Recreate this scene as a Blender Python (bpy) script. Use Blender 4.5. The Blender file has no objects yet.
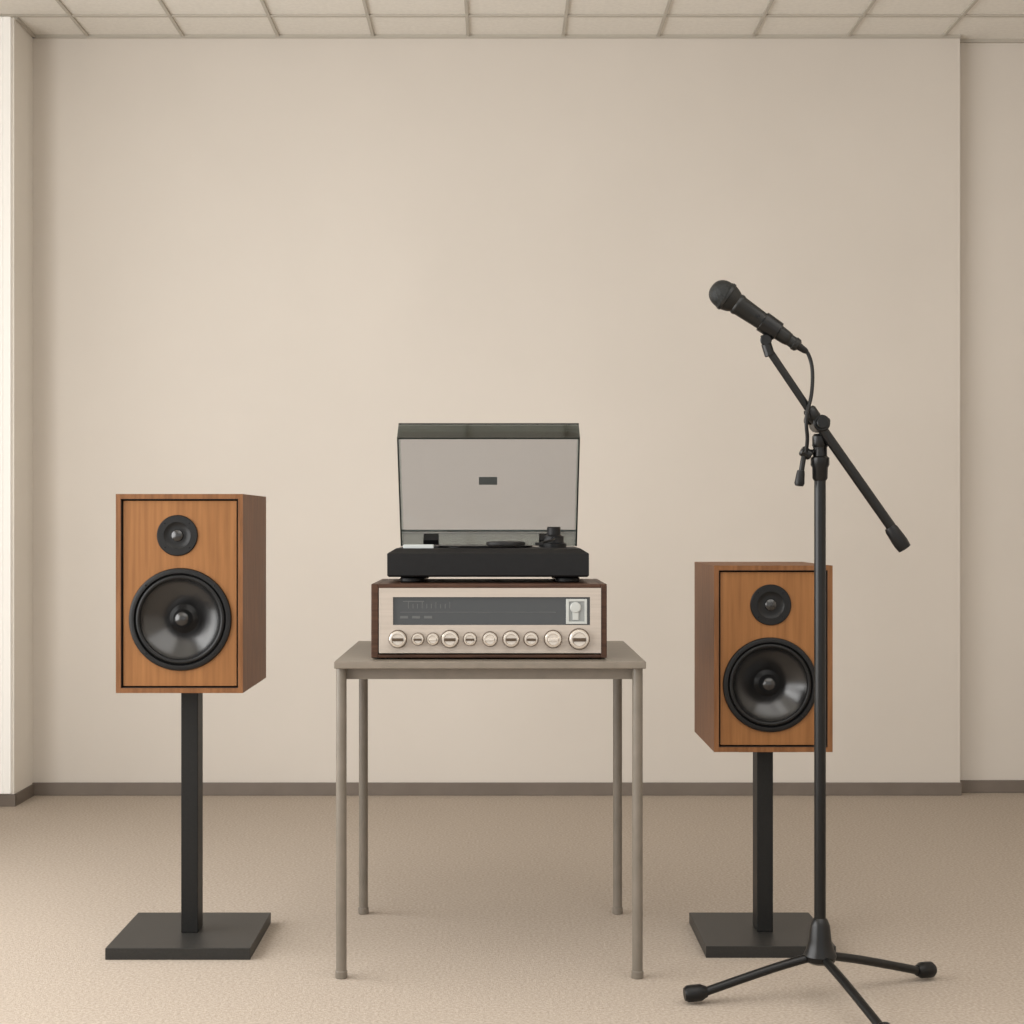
import bpy, bmesh, math, random
from mathutils import Vector, Matrix
random.seed(3)
sc=bpy.context.scene
sc.view_settings.view_transform='Standard'
sc.view_settings.look='None'

def lin(c):
    return tuple(((v/255)/12.92 if v/255<=0.04045 else ((v/255+0.055)/1.055)**2.4) for v in c)+(1,)

# ---------------- materials ----------------
def base_mat(name,rgb,rough=0.5,metal=0.0,spec=0.5,coat=0.0):
    m=bpy.data.materials.new(name); m.use_nodes=True
    nt=m.node_tree; b=nt.nodes['Principled BSDF']
    b.inputs['Base Color'].default_value=lin(rgb)
    b.inputs['Roughness'].default_value=rough
    b.inputs['Metallic'].default_value=metal
    b.inputs['Specular IOR Level'].default_value=spec
    b.inputs['Coat Weight'].default_value=coat
    return m
def noisy(name,rgb1,rgb2,scale,rough=0.5,metal=0.0,bump=0.0,bscale=None,stretch=(1,1,1),detail=4,spec=0.5,bdist=0.002,ramp=(0.35,0.65)):
    m=base_mat(name,rgb1,rough,metal,spec)
    nt=m.node_tree; b=nt.nodes['Principled BSDF']
    tc=nt.nodes.new('ShaderNodeTexCoord'); mp=nt.nodes.new('ShaderNodeMapping')
    mp.inputs['Scale'].default_value=stretch
    nt.links.new(tc.outputs['Object'],mp.inputs['Vector'])
    n=nt.nodes.new('ShaderNodeTexNoise'); n.inputs['Scale'].default_value=scale; n.inputs['Detail'].default_value=detail
    nt.links.new(mp.outputs['Vector'],n.inputs['Vector'])
    r=nt.nodes.new('ShaderNodeValToRGB')
    r.color_ramp.elements[0].position=ramp[0]; r.color_ramp.elements[1].position=ramp[1]
    r.color_ramp.elements[0].color=lin(rgb1); r.color_ramp.elements[1].color=lin(rgb2)
    nt.links.new(n.outputs['Fac'],r.inputs['Fac']); nt.links.new(r.outputs['Color'],b.inputs['Base Color'])
    if bump>0:
        n2=nt.nodes.new('ShaderNodeTexNoise'); n2.inputs['Scale'].default_value=bscale or scale; n2.inputs['Detail'].default_value=3
        nt.links.new(mp.outputs['Vector'],n2.inputs['Vector'])
        bp=nt.nodes.new('ShaderNodeBump'); bp.inputs['Strength'].default_value=bump; bp.inputs['Distance'].default_value=bdist
        nt.links.new(n2.outputs['Fac'],bp.inputs['Height']); nt.links.new(bp.outputs['Normal'],b.inputs['Normal'])
    return m
M={}
M['wall']=noisy('wall_paint',(210,203,194),(213,206,197),1.5,0.85,bump=0.12,bscale=60,spec=0.2,bdist=0.001)
M['pil']=noisy('pilaster_paint',(224,219,211),(228,223,215),2,0.8,spec=0.2)
M['base']=noisy('baseboard_vinyl',(112,102,93),(119,109,100),8,0.6)
M['carpet']=noisy('carpet',(158,146,133),(186,174,161),130,0.95,bump=0.4,bscale=240,spec=0.1,bdist=0.003,detail=6,ramp=(0.3,0.7))
M['tile']=noisy('ceiling_tile',(224,220,212),(230,226,218),60,0.9,bump=0.15,bscale=150,spec=0.1)
M['tbar']=base_mat('ceiling_grid_metal',(182,176,165),0.5)
M['frame']=base_mat('window_frame_paint',(232,229,222),0.5)
M['baffle']=noisy('baffle_veneer',(122,80,42),(150,103,60),7,0.45,stretch=(14,14,0.7),detail=5,spec=0.3,ramp=(0.2,0.8))
M['cab']=noisy('cabinet_walnut',(104,68,42),(122,82,53),9,0.5,stretch=(12,12,1.0),detail=6,spec=0.2)
M['edge']=noisy('edging_walnut',(108,70,39),(128,86,52),9,0.45,stretch=(12,12,1.0),detail=6,spec=0.3)
M['groove']=base_mat('groove_dark',(26,16,10),0.7)
M['black']=noisy('black_plastic',(12,12,13),(16,16,17),80,0.45,spec=0.3)
M['rubber']=base_mat('rubber_black',(10,10,11),0.42,spec=0.35)
M['cone']=base_mat('cone_black_poly',(14,14,15),0.25,0.0,0.9)
M['blk_gloss']=base_mat('gloss_black',(10,10,11),0.22)
M['stand']=noisy('stand_powdercoat',(19,19,18),(23,23,22),200,0.5,bump=0.05,bscale=400,spec=0.3)
M['plate']=noisy('stand_plate_powdercoat',(42,41,39),(47,46,44),200,0.45,spec=0.3)
M['table']=noisy('table_laminate',(120,112,101),(127,118,107),30,0.42,spec=0.4)
M['tleg']=noisy('table_leg_paint',(112,105,95),(120,112,102),20,0.38,spec=0.45)
M['walnut']=noisy('receiver_walnut',(56,35,24),(78,52,37),10,0.45,stretch=(1,10,12),detail=5,spec=0.3)
M['face']=noisy('faceplate_champagne',(176,166,156),(183,173,163),3,0.42,0.15,stretch=(1,1,60),spec=0.4)
M['glass']=base_mat('dial_glass',(58,60,61),0.10,0,0.6)
M['dialtxt']=base_mat('dial_print',(88,90,90),0.5)
M['badge']=base_mat('lid_badge_grey',(84,87,85),0.4)
M['knob']=base_mat('knob_champagne',(208,199,188),0.22,0.6)
M['knobdark']=base_mat('knob_ring',(88,74,61),0.35,0.6)
M['meter']=base_mat('meter_white',(178,181,178),0.3)
M['meter2']=base_mat('meter_clear_grey',(140,143,142),0.2)
M['white']=base_mat('strobe_cover',(180,185,185),0.35)
M['steel']=base_mat('steel_satin',(170,170,168),0.3,0.9)
M['stblk']=base_mat('mic_stand_black',(10,10,10),0.33,0.0,0.4)
M['micbody']=base_mat('mic_body_metal',(22,23,22),0.38,0.2)
def mesh_grille():
    m=base_mat('mic_grille',(26,28,27),0.45,0.4)
    nt=m.node_tree;b=nt.nodes['Principled BSDF']
    tc=nt.nodes.new('ShaderNodeTexCoord');v=nt.nodes.new('ShaderNodeTexVoronoi');v.inputs['Scale'].default_value=520
    nt.links.new(tc.outputs['Object'],v.inputs['Vector'])
    bp=nt.nodes.new('ShaderNodeBump');bp.inputs['Strength'].default_value=0.8;bp.inputs['Distance'].default_value=0.001
    nt.links.new(v.outputs['Distance'],bp.inputs['Height']);nt.links.new(bp.outputs['Normal'],b.inputs['Normal'])
    return m
M['grille']=mesh_grille()
# pale slats with emission added to brighten the left strip
M['glow_slat']=base_mat('glowing_slat',(234,231,225),0.7)
bb=M['glow_slat'].node_tree.nodes['Principled BSDF']
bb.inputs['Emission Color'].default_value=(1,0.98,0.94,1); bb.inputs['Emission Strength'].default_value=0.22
def smoked(name,col,gl):
    m=bpy.data.materials.new(name); m.use_nodes=True; nt=m.node_tree
    nt.nodes.clear()
    o=nt.nodes.new('ShaderNodeOutputMaterial'); t=nt.nodes.new('ShaderNodeBsdfTransparent'); g=nt.nodes.new('ShaderNodeBsdfGlossy')
    t.inputs['Color'].default_value=col; g.inputs['Roughness'].default_value=0.06; g.inputs['Color'].default_value=(0.9,0.95,0.92,1)
    mx=nt.nodes.new('ShaderNodeMixShader'); f=nt.nodes.new('ShaderNodeFresnel'); f.inputs['IOR'].default_value=1.45
    mt=nt.nodes.new('ShaderNodeMath'); mt.operation='MULTIPLY'; mt.inputs[1].default_value=gl
    nt.links.new(f.outputs[0],mt.inputs[0]); nt.links.new(mt.outputs[0],mx.inputs[0])
    nt.links.new(t.outputs[0],mx.inputs[1]); nt.links.new(g.outputs[0],mx.inputs[2]); nt.links.new(mx.outputs[0],o.inputs[0])
    return m
M['lid']=smoked('smoked_acrylic',(0.80,0.81,0.83,1),0.8)
M['lidfront']=smoked('smoked_acrylic_edge',(0.36,0.40,0.395,1),1.6)
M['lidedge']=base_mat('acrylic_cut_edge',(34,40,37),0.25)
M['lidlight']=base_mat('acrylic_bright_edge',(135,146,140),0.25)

# ---------------- geometry helpers ----------------
def empty(name,loc):
    e=bpy.data.objects.new(name,None); e.empty_display_size=0.1; e.location=loc
    sc.collection.objects.link(e); return e
def finish(name,bm,mat,parent=None,bevel=0,smooth=False,seg=2,angle=40):
    me=bpy.data.meshes.new(name); bmesh.ops.recalc_face_normals(bm,faces=bm.faces[:]); bm.to_mesh(me); bm.free()
    o=bpy.data.objects.new(name,me); sc.collection.objects.link(o)
    me.materials.append(mat)
    if bevel>0:
        b=o.modifiers.new('bev','BEVEL'); b.width=bevel; b.segments=seg; b.limit_method='ANGLE'; b.angle_limit=math.radians(30)
    if smooth or bevel>0:
        for p in me.polygons: p.use_smooth=True
        try: me.set_sharp_from_angle(angle=math.radians(angle))
        except Exception: pass
    if bevel>0:
        w=o.modifiers.new('wn','WEIGHTED_NORMAL')
    if parent is not None:
        o.parent=parent; o.matrix_parent_inverse=Matrix.Translation(-Vector(parent.location))
    return o
def addbox(bm,x0,x1,y0,y1,z0,z1):
    vs=[bm.verts.new((x,y,z)) for x in (x0,x1) for y in (y0,y1) for z in (z0,z1)]
    for f in ((0,1,3,2),(4,6,7,5),(0,4,5,1),(2,3,7,6),(0,2,6,4),(1,5,7,3)):
        bm.faces.new([vs[i] for i in f])
def box(name,x0,x1,y0,y1,z0,z1,mat,parent=None,bevel=0,seg=2):
    bm=bmesh.new(); addbox(bm,x0,x1,y0,y1,z0,z1); return finish(name,bm,mat,parent,bevel,seg=seg)
def boxes(name,lst,mat,parent=None,bevel=0):
    bm=bmesh.new()
    for b in lst: addbox(bm,*b)
    return finish(name,bm,mat,parent,bevel)
def lathe(name,prof,origin,axis,mat,parent=None,n=64,smooth=True,angle=35,bm=None):
    own=bm is None
    if own: bm=bmesh.new()
    ax=Vector(axis).normalized(); q=ax.to_track_quat('Z','Y'); og=Vector(origin)
    rings=[]
    for r,t in prof:
        if r<1e-6: rings.append([bm.verts.new(og+q@Vector((0,0,t)))])
        else: rings.append([bm.verts.new(og+q@Vector((r*math.cos(2*math.pi*i/n),r*math.sin(2*math.pi*i/n),t))) for i in range(n)])
    for a,b in zip(rings,rings[1:]):
        if len(a)==1 and len(b)==1: continue
        for i in range(n):
            j=(i+1)%n
            if len(a)==1: bm.faces.new((a[0],b[i],b[j]))
            elif len(b)==1: bm.faces.new((a[i],a[j],b[0]))
            else: bm.faces.new((a[i],a[j],b[j],b[i]))
    if own: return finish(name,bm,mat,parent,0,smooth,angle=angle)
def rod(name,p0,p1,r0,mat,parent=None,r1=None,n=32,ch=0.0015):
    p0=Vector(p0);p1=Vector(p1);L=(p1-p0).length; r1=r0 if r1 is None else r1
    return lathe(name,[(0,0),(r0-ch,0),(r0,ch),(r1,L-ch),(r1-ch,L),(0,L)],p0,p1-p0,mat,parent,n)
def tube(name,pts,r,mat,parent=None):
    cu=bpy.data.curves.new(name,'CURVE'); cu.dimensions='3D'; cu.bevel_depth=r; cu.bevel_resolution=5; cu.resolution_u=12; cu.use_fill_caps=True
    s=cu.splines.new('NURBS'); s.points.add(len(pts)-1); s.use_endpoint_u=True; s.order_u=3
    for p,c in zip(s.points,pts): p.co=(*c,1)
    o=bpy.data.objects.new(name,cu); sc.collection.objects.link(o)
    dg=bpy.context.evaluated_depsgraph_get(); me=bpy.data.meshes.new_from_object(o.evaluated_get(dg))
    bpy.data.objects.remove(o); o=bpy.data.objects.new(name,me); sc.collection.objects.link(o)
    me.materials.clear(); me.materials.append(mat)
    for p in me.polygons: p.use_smooth=True
    if parent is not None:
        o.parent=parent; o.matrix_parent_inverse=Matrix.Translation(-Vector(parent.location))
    return o

# ---------------- camera ----------------
CH=1.07
cd=bpy.data.cameras.new('camera'); cam=bpy.data.objects.new('camera',cd); sc.collection.objects.link(cam)
cam.location=(0,0,CH); cam.rotation_euler=(math.radians(90),0,0)
cd.sensor_width=36; cd.lens=56.25; cd.shift_x=15/1024; cd.shift_y=12/1024
sc.camera=cam
def W(px,py,D):
    s=1600/D; return Vector(((px-497)/s,D,CH-(py-524)/s))

# ---------------- room ----------------
YW=6.317; ZC=2.993; XL=-1.832; XR=1.828; XLW=-2.35; XRW=3.0; YF=-1.6
box('floor',XLW-0.1,XRW+0.1,YF,YW+0.2,-0.1,0,M['carpet'])
box('wall_back',XLW,XR,YW,YW+0.15,0,ZC+0.05,M['wall'])
box('wall_back_recess',XR,XRW,YW+0.06,YW+0.15,0,ZC+0.05,M['wall'])
box('wall_right',XRW,XRW+0.1,YF,YW+0.15,0,ZC+0.05,M['wall'])
box('wall_pilaster',XLW,XL,6.07,YW,0,ZC,M['pil'])
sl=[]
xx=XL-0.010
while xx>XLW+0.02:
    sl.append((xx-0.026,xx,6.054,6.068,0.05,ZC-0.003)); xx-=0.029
boxes('glowing_slats',sl,M['glow_slat'])  # added glowing strips over the pilaster front, no window behind them
wy0,wy1,wz0,wz1=0.4,4.9,0.35,2.75
boxes('wall_left',[(XLW-0.1,XLW,YF,wy0,0,ZC+0.05),(XLW-0.1,XLW,wy1,YW+0.15,0,ZC+0.05),
  (XLW-0.1,XLW,wy0,wy1,0,wz0),(XLW-0.1,XLW,wy0,wy1,wz1,ZC+0.05)],M['wall'])
fr=[(XLW-0.08,XLW-0.02,wy0,wy1,wz0,wz0+0.05),(XLW-0.08,XLW-0.02,wy0,wy1,wz1-0.05,wz1)]
for i in range(4):
    y=wy0+(wy1-wy0-0.05)*i/3; fr.append((XLW-0.08,XLW-0.02,y,y+0.05,wz0,wz1))
boxes('window_1',fr,M['frame'])
box('baseboard_back',XL,XR+0.004,YW-0.012,YW,0,0.050,M['base'],bevel=0.002)
box('baseboard_recess',XR,XRW,YW+0.048,YW+0.06,0,0.050,M['base'],bevel=0.002)
boxes('baseboard_left',[(XL,XL+0.008,6.062,YW,0,0.045),(XLW,XL+0.008,6.058,6.07,0,0.045)],M['base'])
box('baseboard_right',XRW-0.012,XRW,YF,YW,0,0.052,M['base'])
box('ceiling',XLW-0.1,XRW+0.1,YF,YW+0.15,ZC+0.006,ZC+0.1,M['tile'])
g=[]
x=-0.1145-0.375*5
while x<XRW:
    g.append((x-0.006,x+0.006,YF,YW,ZC-0.002,ZC+0.007)); x+=0.375
y=6.06
while y>YF:
    g.append((XLW,XRW,y-0.008,y+0.008,ZC-0.0015,ZC+0.007)); y-=0.375
boxes('trim_ceiling_grid',g,M['tbar'])
boxes('trim_ceiling_edge',[(XL,XR,YW-0.012,YW,ZC-0.006,ZC+0.006),(XR,XRW,YW+0.045,YW+0.06,ZC-0.006,ZC+0.006),(XL,XL+0.012,6.07,YW,ZC-0.006,ZC+0.006)],M['tbar'])

# ---------------- table ----------------
tb=empty('side_table',(-0.017,4.1,0))
TZ=0.748
box('table_top',-0.382,0.349,3.745,4.41,TZ-0.017,TZ,M['table'],tb,0.002)
boxes('apron',[(-0.355,0.32,3.785,3.803,TZ-0.045,TZ-0.017),(-0.355,0.32,4.375,4.393,TZ-0.045,TZ-0.017),
  (-0.372,-0.354,3.79,4.39,TZ-0.045,TZ-0.017),(0.318,0.336,3.79,4.39,TZ-0.045,TZ-0.017)],M['table'],tb)
for i,(lx,ly) in enumerate([(-0.367,3.772),(0.331,3.772),(-0.367,4.395),(0.331,4.395)]):
    rod('leg_%d'%(i+1),(lx,ly,0.012),(lx,ly,TZ-0.017),0.0125,M['tleg'],tb)
    rod('foot_%d'%(i+1),(lx,ly,0),(lx,ly,0.018),0.0145,M['tleg'],tb)

# ---------------- speakers ----------------
def speaker(x0,x1,z0,z1,yf,depth,tw,wf):
    cx=(x0+x1)/2
    e=empty('bookshelf_speaker',(cx,yf+depth/2,z0))
    t=0.012
    boxes('cabinet',[(x0,x0+t,yf,yf+depth,z0,z1),(x1-t,x1,yf,yf+depth,z0,z1),(x0+t,x1-t,yf,yf+depth,z0,z0+t),
       (x0+t,x1-t,yf,yf+depth,z1-t,z1),(x0+t,x1-t,yf+depth-t,yf+depth,z0+t,z1-t)],M['cab'],e)
    boxes('front_edging',[(x0,x0+t,yf-0.002,yf,z0,z1),(x1-t,x1,yf-0.002,yf,z0,z1),(x0+t,x1-t,yf-0.002,yf,z0,z0+t),(x0+t,x1-t,yf-0.002,yf,z1-t,z1)],M['edge'],e)
    box('shadow_gap',x0+t,x1-t,yf+0.07,yf+0.08,z0+t,z1-t,M['groove'],e)
    boxes('gap_lining',[(x0+t,x0+t+0.0015,yf+0.003,yf+0.07,z0+t,z1-t),(x1-t-0.0015,x1-t,yf+0.003,yf+0.07,z0+t,z1-t),
        (x0+t,x1-t,yf+0.003,yf+0.07,z0+t,z0+t+0.0015),(x0+t,x1-t,yf+0.003,yf+0.07,z1-t-0.0015,z1-t)],M['groove'],e)
    gp=t+0.005
    baf=box('baffle',x0+gp,x1-gp,yf+0.006,yf+0.024,z0+gp,z1-gp,M['baffle'],e)
    wx,wz,wr=wf
    c=bmesh.new(); lathe('c',[(0,0),(wr*0.9,0),(wr*0.9,0.08),(0,0.08)],(wx,yf+0.05,wz),(0,-1,0),None,n=64,bm=c)
    cm=bpy.data.meshes.new('c'); bmesh.ops.recalc_face_normals(c,faces=c.faces[:]); c.to_mesh(cm); c.free()
    co=bpy.data.objects.new('c',cm); sc.collection.objects.link(co)
    bo=baf.modifiers.new('b','BOOLEAN'); bo.object=co; bo.operation='DIFFERENCE'; bo.solver='EXACT'
    dg=bpy.context.evaluated_depsgraph_get(); nm=bpy.data.meshes.new_from_object(baf.evaluated_get(dg))
    baf.modifiers.clear(); baf.data=nm; nm.materials.clear(); nm.materials.append(M['baffle']); bpy.data.objects.remove(co)
    R=wr; y=yf+0.006; ax=(0,-1,0)
    lathe('woofer_frame',[(0.98*R,-0.0005),(R,0.003),(0.985*R,0.007),(0.95*R,0.0085),(0.90*R,0.008),(0.88*R,0.004),(0.87*R,-0.01)],(wx,y,wz),ax,M['rubber'],e,n=96)
    sp=[(0.885*R,0.001)]
    for i in range(9):
        a=math.pi*i/8; sp.append((R*(0.825+0.05*math.cos(a)),0.001+0.0065*math.sin(a)))
    lathe('woofer_surround',sp,(wx,y,wz),ax,M['rubber'],e,n=96)
    cp=[]
    for i in range(13):
        u=i/12; cp.append((R*(0.785-0.50*u),0.001-0.045*(u**0.8)))
    lathe('woofer_cone',cp,(wx,y,wz),ax,M['cone'],e,n=96)
    lathe('dust_cap',[(0.30*R,-0.045),(0.27*R,-0.040),(0.20*R,-0.036),(0.175*R,-0.032),(0.17*R,-0.018),(0.14*R,-0.011),(0.08*R,-0.007),(0,-0.0055)],(wx,y,wz),ax,M['cone'],e,n=64)
    tx,tz,tr=tw
    lathe('tweeter_plate',[(tr,-0.0005),(tr,0.003),(0.96*tr,0.005),(0.66*tr,0.005),(0.60*tr,0.0025),(0.44*tr,0.001),(0.40*tr,0.001),(0.30*tr,0.0012),(0,0.0012)],(tx,y,tz),ax,M['rubber'],e,n=64)
    lathe('tweeter_dome',[(0.30*tr,0.001),(0.27*tr,0.005),(0.17*tr,0.008),(0,0.009)],(tx,y,tz),ax,M['cone'],e,n=48)
    bm=bmesh.new()
    for k in range(4):
        a=math.pi/4+k*math.pi/2
        lathe('s',[(0,0.0098),(0.0022,0.0098),(0.003,0.0075)],(wx+0.935*R*math.cos(a),y,wz+0.935*R*math.sin(a)),ax,None,n=12,bm=bm)
        lathe('s',[(0,0.0062),(0.0015,0.0062),(0.002,0.0045)],(tx+0.84*tr*math.cos(a),y,tz+0.84*tr*math.sin(a)),ax,None,n=12,bm=bm)
    finish('screws',bm,M['blk_gloss'],e)
    box('terminal_plate',cx-0.05,cx+0.05,yf+depth,yf+depth+0.004,z0+0.06,z0+0.14,M['black'],e)
    return e
def P(px,py,D): v=W(px,py,D); return v.x,v.z
D1=3.95
a=P(116,693,D1); b=P(243,494,D1); tw=P(177,535.5,D1); wf=P(180,619.5,D1)
speaker(a[0],b[0],a[1],b[1],D1,0.395,(tw[0],tw[1],20.5*D1/1600),(wf[0],wf[1],51.5*D1/1600))
zl=a[1]
D2=4.0
a=P(714,752,D2); b=P(832.5,565.5,D2); tw=P(771,605,D2); wf=P(770.5,685,D2)
speaker(a[0],b[0],a[1],b[1],D2,0.395,(tw[0],tw[1],20.5*D2/1600),(wf[0],wf[1],47.5*D2/1600))
zr=a[1]
def stand(x0,x1,y0,y1,px,ztop,ph):
    e=empty('speaker_stand',((x0+x1)/2,(y0+y1)/2,0))
    box('base_plate',x0,x1,y0,y1,0,0.029,M['plate'],e,0.0015)
    ym=(y0+y1)/2
    box('column',px-ph,px+ph,ym-0.035,ym+0.035,0.029,ztop-0.006,M['stand'],e,0.002)
    box('top_plate',px-0.075,px+0.075,ym-0.08,ym+0.10,ztop-0.006,ztop,M['stand'],e,0.001)
stand(-0.962,-0.606,3.927,4.289,-0.783,zl,0.0215)
stand(0.515,0.836,3.945,4.289,0.684,zr,0.0205)

# ---------------- receiver ----------------
RX0,RX1=-0.299,0.261; RY=3.80; RZ0=TZ; RZ1=0.9277; RD=0.36
rc=empty('stereo_receiver',((RX0+RX1)/2,RY+RD/2,RZ0))
zb=RZ0+0.004
boxes('wood_case',[(RX0,RX0+0.017,RY,RY+RD,zb,RZ1),(RX1-0.014,RX1,RY,RY+RD,zb,RZ1),(RX0+0.017,RX1-0.014,RY,RY+RD,RZ1-0.010,RZ1),(RX0+0.017,RX1-0.014,RY,RY+RD,zb,zb+0.008),(RX0+0.017,RX1-0.014,RY+RD-0.01,RY+RD,zb+0.008,RZ1-0.010)],M['walnut'],rc,0.002)
bm=bmesh.new()
for fx in (RX0+0.05,RX1-0.05):
    for fy in (RY+0.04,RY+RD-0.04): addbox(bm,fx-0.015,fx+0.015,fy-0.015,fy+0.015,RZ0,zb+0.001)
finish('feet',bm,M['black'],rc)
fx0,fz0=P(379,653,RY); fx1,fz1=P(601,588,RY)
wx0,wz0_=P(393,625,RY); wx1,wz1_=P(590,597,RY)
boxes('faceplate',[(fx0,wx0,RY-0.003,RY+0.02,fz0,fz1),(wx1,fx1,RY-0.003,RY+0.02,fz0,fz1),(wx0,wx1,RY-0.003,RY+0.02,fz0,wz0_),(wx0,wx1,RY-0.003,RY+0.02,wz1_,fz1)],M['face'],rc)
box('dial_glass',wx0,wx1,RY+0.003,RY+0.014,wz0_,wz1_,M['glass'],rc)
dl=[]
def fb(x0p,y0p,x1p,y1p,ya,yb):
    p=P(x0p,y1p,RY);q=P(x1p,y0p,RY); return (p[0],q[0],ya,yb,p[1],q[1])
dl.append(fb(400,612,556,612.5,RY+0.0022,RY+0.0035))
for i in range(10):
    xx=408+i*4.6; dl.append(fb(xx,604 if i%3 else 602,xx+0.7,608.5,RY+0.0022,RY+0.0035))
dl.append(fb(403,601,424,601.8,RY+0.0022,RY+0.0035))
for xx in (400,412,424): dl.append(fb(xx,616,xx+8,618.5,RY+0.0022,RY+0.0035))
boxes('dial_scale',dl,M['dialtxt'],rc)
# level meter: pale frame, clear grey face and a small round knob in it
boxes('meter_frame',[fb(566,599,569,624,RY-0.002,RY+0.004),fb(584.5,599,587,624,RY-0.002,RY+0.004),fb(569,599,584.5,601.5,RY-0.002,RY+0.004),fb(569,621.5,584.5,624,RY-0.002,RY+0.004)],M['meter'],rc,0.0008)
boxes('meter_face',[fb(568,600,585.5,623,RY+0.001,RY+0.004)],M['meter2'],rc)
mo=W(575.5,607.5,RY)
lathe('meter_dial',[(0.013,0),(0.013,0.004),(0.011,0.006),(0,0.0065)],(mo.x,RY+0.001,mo.z),(0,-1,0),M['meter'],rc,n=32)
boxes('meter_slot',[fb(572.5,609,578.5,620,RY-0.003,RY+0.002)],M['meter'],rc,0.0008)
for i,(kx,kr) in enumerate([(398,8.5),(418,6),(433,6),(450,8.5),(470,6.5),(490,7.2),(511,8),(531,7),(553,8.5),(579,10)]):
    o=W(kx,639,RY-0.003); r_=kr*RY/1600
    lathe('knob_ring_%d'%(i+1),[(r_*1.08,0),(r_*1.08,0.002),(r_*0.9,0.0025)],o,(0,-1,0),M['knobdark'],rc,n=32)
    lathe('knob_%d'%(i+1),[(r_,0),(r_*0.97,0.014),(r_*0.88,0.016),(r_*0.70,0.0165),(r_*0.64,0.0145),(0,0.0140)],o,(0,-1,0),M['knob'],rc,n=40)
    bm=bmesh.new(); addbox(bm,o.x-r_*0.62,o.x+r_*0.62,o.y-0.0195,o.y-0.013,o.z-r_*0.20,o.z+r_*0.14)
    finish('knob_grip_%d'%(i+1),bm,M['knob' if i%3==2 else 'knobdark'],rc,0.0008)

# ---------------- turntable ----------------
tx0,tx1=-0.265,0.222; ty0,ty1=3.86,4.235
tt=empty('turntable',((tx0+tx1)/2,(ty0+ty1)/2,RZ1))
pz0=0.942; pz1=1.000; dz=1.011
bm=bmesh.new()
lv=[(0.004,pz0),(0,pz0+0.004),(0,pz1-0.002),(0.002,pz1),(0.02,dz)]
rg=[[bm.verts.new(v) for v in ((tx0+i,ty0+i,z),(tx1-i,ty0+i,z),(tx1-i,ty1-i,z),(tx0+i,ty1-i,z))] for i,z in lv]
for A,B in zip(rg,rg[1:]):
    for k in range(4): bm.faces.new((A[k],A[(k+1)%4],B[(k+1)%4],B[k]))
bm.faces.new(rg[0][::-1]); bm.faces.new(rg[-1])
finish('plinth',bm,M['black'],tt)
for i,(fx,fy) in enumerate([(-0.207,3.91),(0.172,3.91),(-0.207,4.18),(0.172,4.18)]):
    lathe('foot_%d'%(i+1),[(0,0),(0.027,0),(0.030,0.003),(0.030,0.010),(0.025,pz0-RZ1+0.001),(0,pz0-RZ1+0.001)],(fx,fy,RZ1),(0,0,1),M['black'],tt,n=40)
pc=(-0.055,4.045)
lathe('platter',[(0,0),(0.142,0),(0.145,0.002),(0.145,0.003),(0.142,0.004),(0,0.004)],(pc[0],pc[1],dz),(0,0,1),M['blk_gloss'],tt,n=96)
lathe('record',[(0,0),(0.150,0),(0.151,0.001),(0.150,0.0015),(0.05,0.0018),(0,0.0018)],(pc[0],pc[1],dz+0.004),(0,0,1),M['blk_gloss'],tt,n=96)
lathe('record_clamp',[(0,0),(0.046,0),(0.050,0.002),(0.048,0.008),(0.04,0.010),(0,0.010)],(0.022,4.0,dz+0.0058),(0,0,1),M['black'],tt,n=48)
ax_,ay_=0.143,4.03
lathe('tonearm_base',[(0,0),(0.032,0),(0.032,0.010),(0.026,0.012),(0.025,0.014),(0.025,0.028),(0.018,0.031),(0.017,0.032),(0.017,0.050),(0.015,0.052),(0,0.052)],(ax_,ay_,dz),(0,0,1),M['black'],tt,n=48)
rod('counterweight',(ax_,ay_+0.03,dz+0.03),(ax_,ay_+0.065,dz+0.03),0.016,M['black'],tt)
tube('tonearm',[(ax_,ay_+0.06,dz+0.025),(ax_,ay_,dz+0.025),(ax_,ay_-0.05,dz+0.022),(ax_-0.01,ay_-0.09,dz+0.018),(ax_-0.035,ay_-0.115,dz+0.013)],0.003,M['black'],tt)
box('headshell',ax_-0.050,ax_-0.030,ay_-0.132,ay_-0.110,dz+0.006,dz+0.014,M['black'],tt,0.001)
box('strobe_cover',-0.228,-0.154,3.885,3.915,dz-0.002,dz+0.009,M['white'],tt,0.002)
A=math.radians(60); lx0,lx1=-0.254,0.211; L=0.320; H=0.08; T=0.004
piv=Vector((0,4.222,1.012))
u=Vector((0,-math.cos(A),math.sin(A)))
v=Vector((0,math.sin(A),math.cos(A)))
def slab(name,xa,xb,ua,ub,va,vb,mat,bev=0):
    bm=bmesh.new(); addbox(bm,xa,xb,ua,ub,va,vb)
    for q in bm.verts:
        x_,uu,vv=q.co; q.co=Vector((x_,0,0))+piv+u*uu+v*vv
    return finish(name,bm,mat,tt,bev)
slab('lid_panel',lx0,lx1,0,L,H-T,H,M['lid'])
slab('lid_front',lx0,lx1,L-T,L,0.002,H-T,M['lidfront'])
slab('lid_back',lx0+T,lx1-T,0,T,0,H-T,M['lid'])
slab('lid_side_1',lx0,lx0+T,0,L-T,0.002,H-T,M['lid'])
slab('lid_side_2',lx1-T,lx1,0,L-T,0.002,H-T,M['lid'])
slab('lid_rim_side_1',lx0,lx0+T,0,L,-0.001,0.002,M['lidedge'])
slab('lid_rim_side_2',lx1-T,lx1,0,L,-0.001,0.002,M['lidedge'])
slab('lid_rim_front',lx0+T,lx1-T,L-T,L,-0.001,0.002,M['lidedge'])
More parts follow.
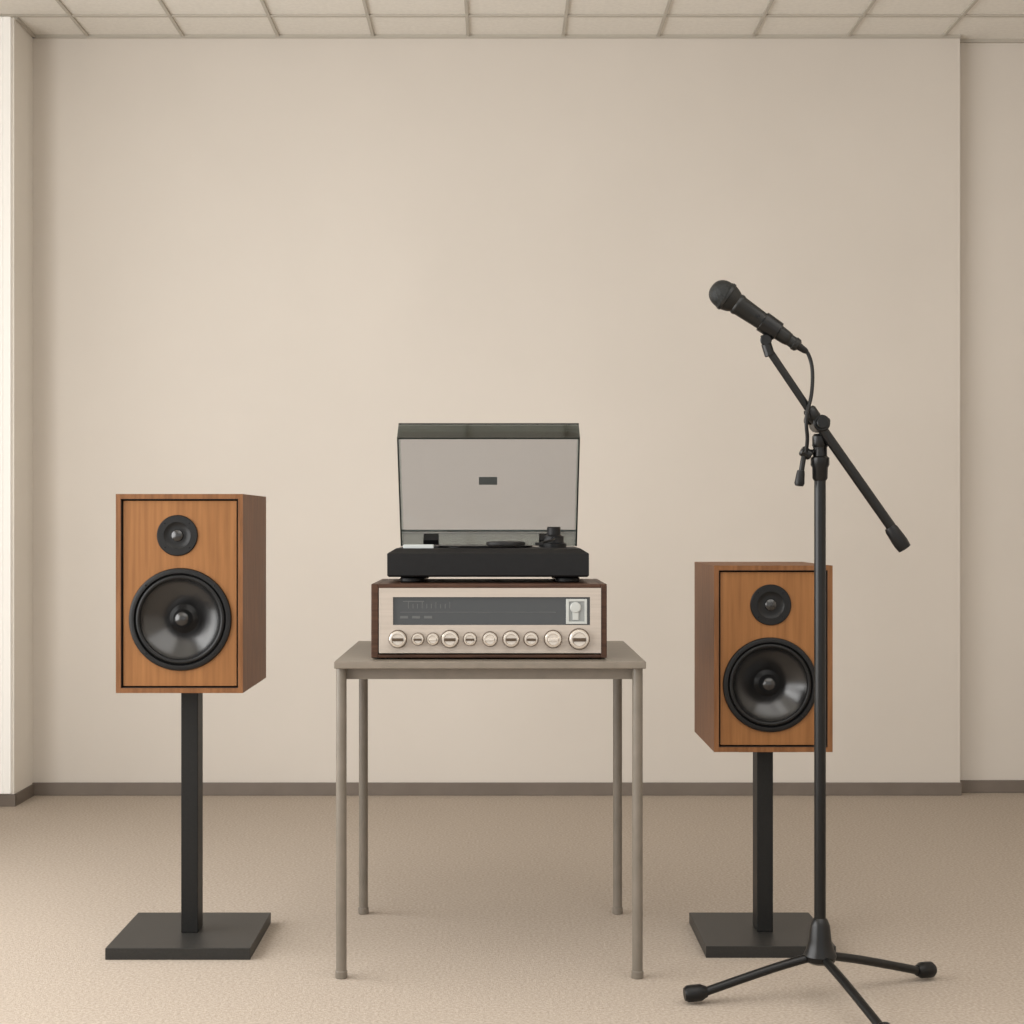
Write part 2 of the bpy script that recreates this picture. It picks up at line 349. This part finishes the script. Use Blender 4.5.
slab('lid_edge_front',lx0,lx1,L-0.001,L+0.001,H-0.003,H+0.001,M['lidedge'])
slab('lid_edge_side_1',lx0-0.0005,lx0+0.0015,0.003,L,H-0.002,H+0.0005,M['lidlight'])
slab('lid_edge_side_2',lx1-0.0015,lx1+0.0005,0.003,L,H-0.002,H+0.0005,M['lidlight'])
slab('lid_edge_back',lx0,lx1,0,0.003,H-0.003,H+0.0005,M['lidlight'])
cx=(488-497)*4.2/1600
slab('lid_badge',cx-0.024,cx+0.024,0.143,0.166,H-T-0.001,H-T,M['badge'])
slab('lid_hinge_1',lx0+0.06,lx0+0.10,-0.012,0.02,-0.004,0.03,M['black'])
slab('lid_hinge_2',lx1-0.10,lx1-0.06,-0.012,0.02,-0.004,0.03,M['black'])

# ---------------- microphone stand ----------------
DM=3.6
ms=empty('microphone_stand',(W(820,524,DM).x,DM,0))
hx=W(820,524,DM).x
def Q(px,py,dy=0): return W(px,py,DM+dy)
z_b=Q(820,963).z; z_t=Q(820,918).z
lathe('hub',[(0,0),(0.024,0),(0.034,0.006),(0.037,0.018),(0.031,0.032),(0.026,0.05),(0.022,0.085),(0.017,0.098),(0.013,0.102),(0,0.102)],(hx,DM,z_b),(0,0,1),M['stblk'],ms,n=48)
feet=[(Q(695,997).x*3.567/3.6,3.567),(1.005,3.754),(0.802,3.29)]
for i,(fx,fy) in enumerate(feet):
    d=Vector((fx-hx,fy-DM,0)).normalized()
    p0=Vector((hx,DM,z_b+0.014))+d*0.018; p1=Vector((fx,fy,0.019))
    tube('leg_%d'%(i+1),[p0,p0.lerp(p1,0.12)+Vector((0,0,0.003)),p0.lerp(p1,0.5)+Vector((0,0,0.004)),p1],0.0100,M['stblk'],ms)
    dd=(p1-p0).normalized()
    lathe('foot_cap_%d'%(i+1),[(0,-0.002),(0.012,0),(0.0145,0.006),(0.0185,0.014),(0.0188,0.030),(0.0185,0.044),(0.014,0.051),(0,0.052)],p1-dd*0.028,Vector((dd.x,dd.y,dd.z*0.3)),M['rubber'],ms,n=32)
    rod('leg_pivot_%d'%(i+1),p0+Vector((-d.y,d.x,0))*0.014,p0-Vector((-d.y,d.x,0))*0.014,0.010,M['stblk'],ms,n=24)
rod('lower_pole',(hx,DM,z_t-0.02),(hx,DM,Q(820,476).z),0.0130,M['stblk'],ms)
lathe('height_clutch',[(0,0),(0.013,0),(0.017,0.006),(0.0175,0.03),(0.021,0.036),(0.021,0.052),(0.016,0.056),(0.0155,0.075),(0.0175,0.078),(0.0175,0.100),(0.013,0.106),(0,0.107)],(hx,DM,Q(820,481).z),(0,0,1),M['stblk'],ms,n=40)
sw=Q(819,424)
rod('boom_swivel',sw+Vector((0,-0.034,0)),sw+Vector((0,0.024,0)),0.019,M['stblk'],ms,n=40,ch=0.003)
rod('swivel_cap',sw+Vector((0,-0.044,0)),sw+Vector((0,-0.033,0)),0.013,M['rubber'],ms,n=32,ch=0.002)
rod('swivel_grip',Q(805,418),Q(829,424),0.013,M['stblk'],ms,n=32,ch=0.003)
dyb=-0.018
rod('boom_thin',Q(768,349,dyb),Q(822,429,dyb),0.0085,M['stblk'],ms)
rod('boom_thick',Q(818,423,dyb),Q(899,538,dyb),0.0112,M['stblk'],ms)
dv=(Q(903,546,dyb)-Q(818,423,dyb)).normalized()
lathe('boom_end_cap',[(0,0),(0.0125,0.001),(0.0150,0.008),(0.0165,0.034),(0.0168,0.046),(0.015,0.060),(0,0.062)],Q(889.5,526.5,dyb),dv,M['rubber'],ms,n=32)
lathe('boom_lock_collar',[(0,0),(0.012,0.001),(0.015,0.006),(0.015,0.026),(0.0125,0.032),(0,0.033)],Q(808,408,dyb),dv,M['stblk'],ms,n=32)
tube('clutch_lever',[Q(818,452),Q(810,452),Q(805,452,-0.005),Q(803,460,-0.01),Q(801,474,-0.012)],0.006,M['stblk'],ms)
lathe('clutch_knob',[(0,0),(0.008,0.001),(0.0095,0.008),(0.0105,0.022),(0.0115,0.030),(0.009,0.036),(0,0.037)],Q(801,470,-0.012),Vector((-0.12,0,-1)),M['rubber'],ms,n=24)
rod('clutch_wing',Q(801,450,-0.006),Q(811,456,-0.006),0.012,M['stblk'],ms,n=24,ch=0.003)
rod('clip_pivot_stem',Q(766,343,dyb),Q(770,356,dyb),0.0115,M['stblk'],ms,n=24)
rod('clip_pivot',Q(766,340,dyb-0.012),Q(766,340,dyb+0.012),0.013,M['stblk'],ms,n=24,ch=0.002)
# ---------------- microphone ----------------
mc=empty('microphone',Q(755,315,dyb))
h0=Q(723.5,294.5,dyb); t0=Q(799,346.5,dyb); md=(t0-h0).normalized(); ml=(t0-h0).length
gr=[(0,-0.0325)]
for i in range(1,9):
    a_=math.pi/2*i/8*1.02
    gr.append((0.031*math.sin(a_)**0.85,-0.0325*math.cos(a_)))
gr+=[(0.032,0.002),(0.032,0.006)]
lathe('grille',gr,h0,md,M['grille'],mc,n=48)
lathe('grille_band',[(0.032,0.004),(0.0335,0.005),(0.0335,0.011),(0.031,0.013),(0.029,0.02),(0.026,0.028),(0.0225,0.034)],h0,md,M['micbody'],mc,n=48)
lathe('body',[(0.0225,0.033),(0.0245,0.037),(0.0245,0.041),(0.0225,0.046),(0.0195,0.11),(0.016,0.17),(0.0145,0.178),(0.0135,0.179),(0.0135,0.19),(0.0155,0.192),(0.0145,ml-0.004),(0.010,ml),(0,ml)],h0,md,M['micbody'],mc,n=48)
lathe('switch',[(0,0.0),(0.004,0.0),(0.004,0.004),(0,0.0045)],h0+md*0.09+Vector((0,-0.0195,0)),(0,-1,0),M['black'],mc,n=16)
lathe('cable_strain_relief',[(0,0),(0.009,0),(0.007,0.02),(0.005,0.026),(0,0.026)],t0-md*0.004,md,M['rubber'],mc,n=24)
lathe('clip_sleeve',[(0.0222,0),(0.0235,0.001),(0.0225,0.042),(0.0200,0.044)],h0+md*0.105,md,M['stblk'],ms,n=40)
nrm=Vector((-md.z,0,md.x))
if nrm.z>0: nrm=-nrm
cpos=h0+md*0.127
rod('clip_neck',cpos+nrm*0.022,Q(766,341,dyb),0.010,M['stblk'],ms,n=24)
tube('cable',[t0+md*0.018,Q(808,352,dyb),Q(813,368,dyb),Q(812,395,dyb-0.01),Q(807,412,dyb-0.02),Q(806,425,dyb-0.022),Q(808,440,-0.03),Q(806,452,-0.02)],0.0042,M['rubber'],ms)

# ---------------- lights ----------------
def area(name,loc,rot,sx,sy,power,col):
    l=bpy.data.lights.new(name,'AREA'); l.shape='RECTANGLE'; l.size=sx; l.size_y=sy; l.energy=power; l.color=col
    o=bpy.data.objects.new(name,l); o.location=loc; o.rotation_euler=rot; sc.collection.objects.link(o); return o
area('window_daylight',(XLW-0.25,2.65,1.45),(0,math.radians(-90),0),2.3,4.5,165,(1,0.99,0.975))
area('ceiling_fill',(1.0,1.7,ZC-0.03),(0,0,0),3.2,3.0,60,(1,0.99,0.97))  # added fill lamp under the ceiling, out of view
w=bpy.data.worlds.new('world'); sc.world=w; w.use_nodes=True
w.node_tree.nodes['Background'].inputs[0].default_value=(1.0,0.99,0.975,1)
w.node_tree.nodes['Background'].inputs[1].default_value=1.1
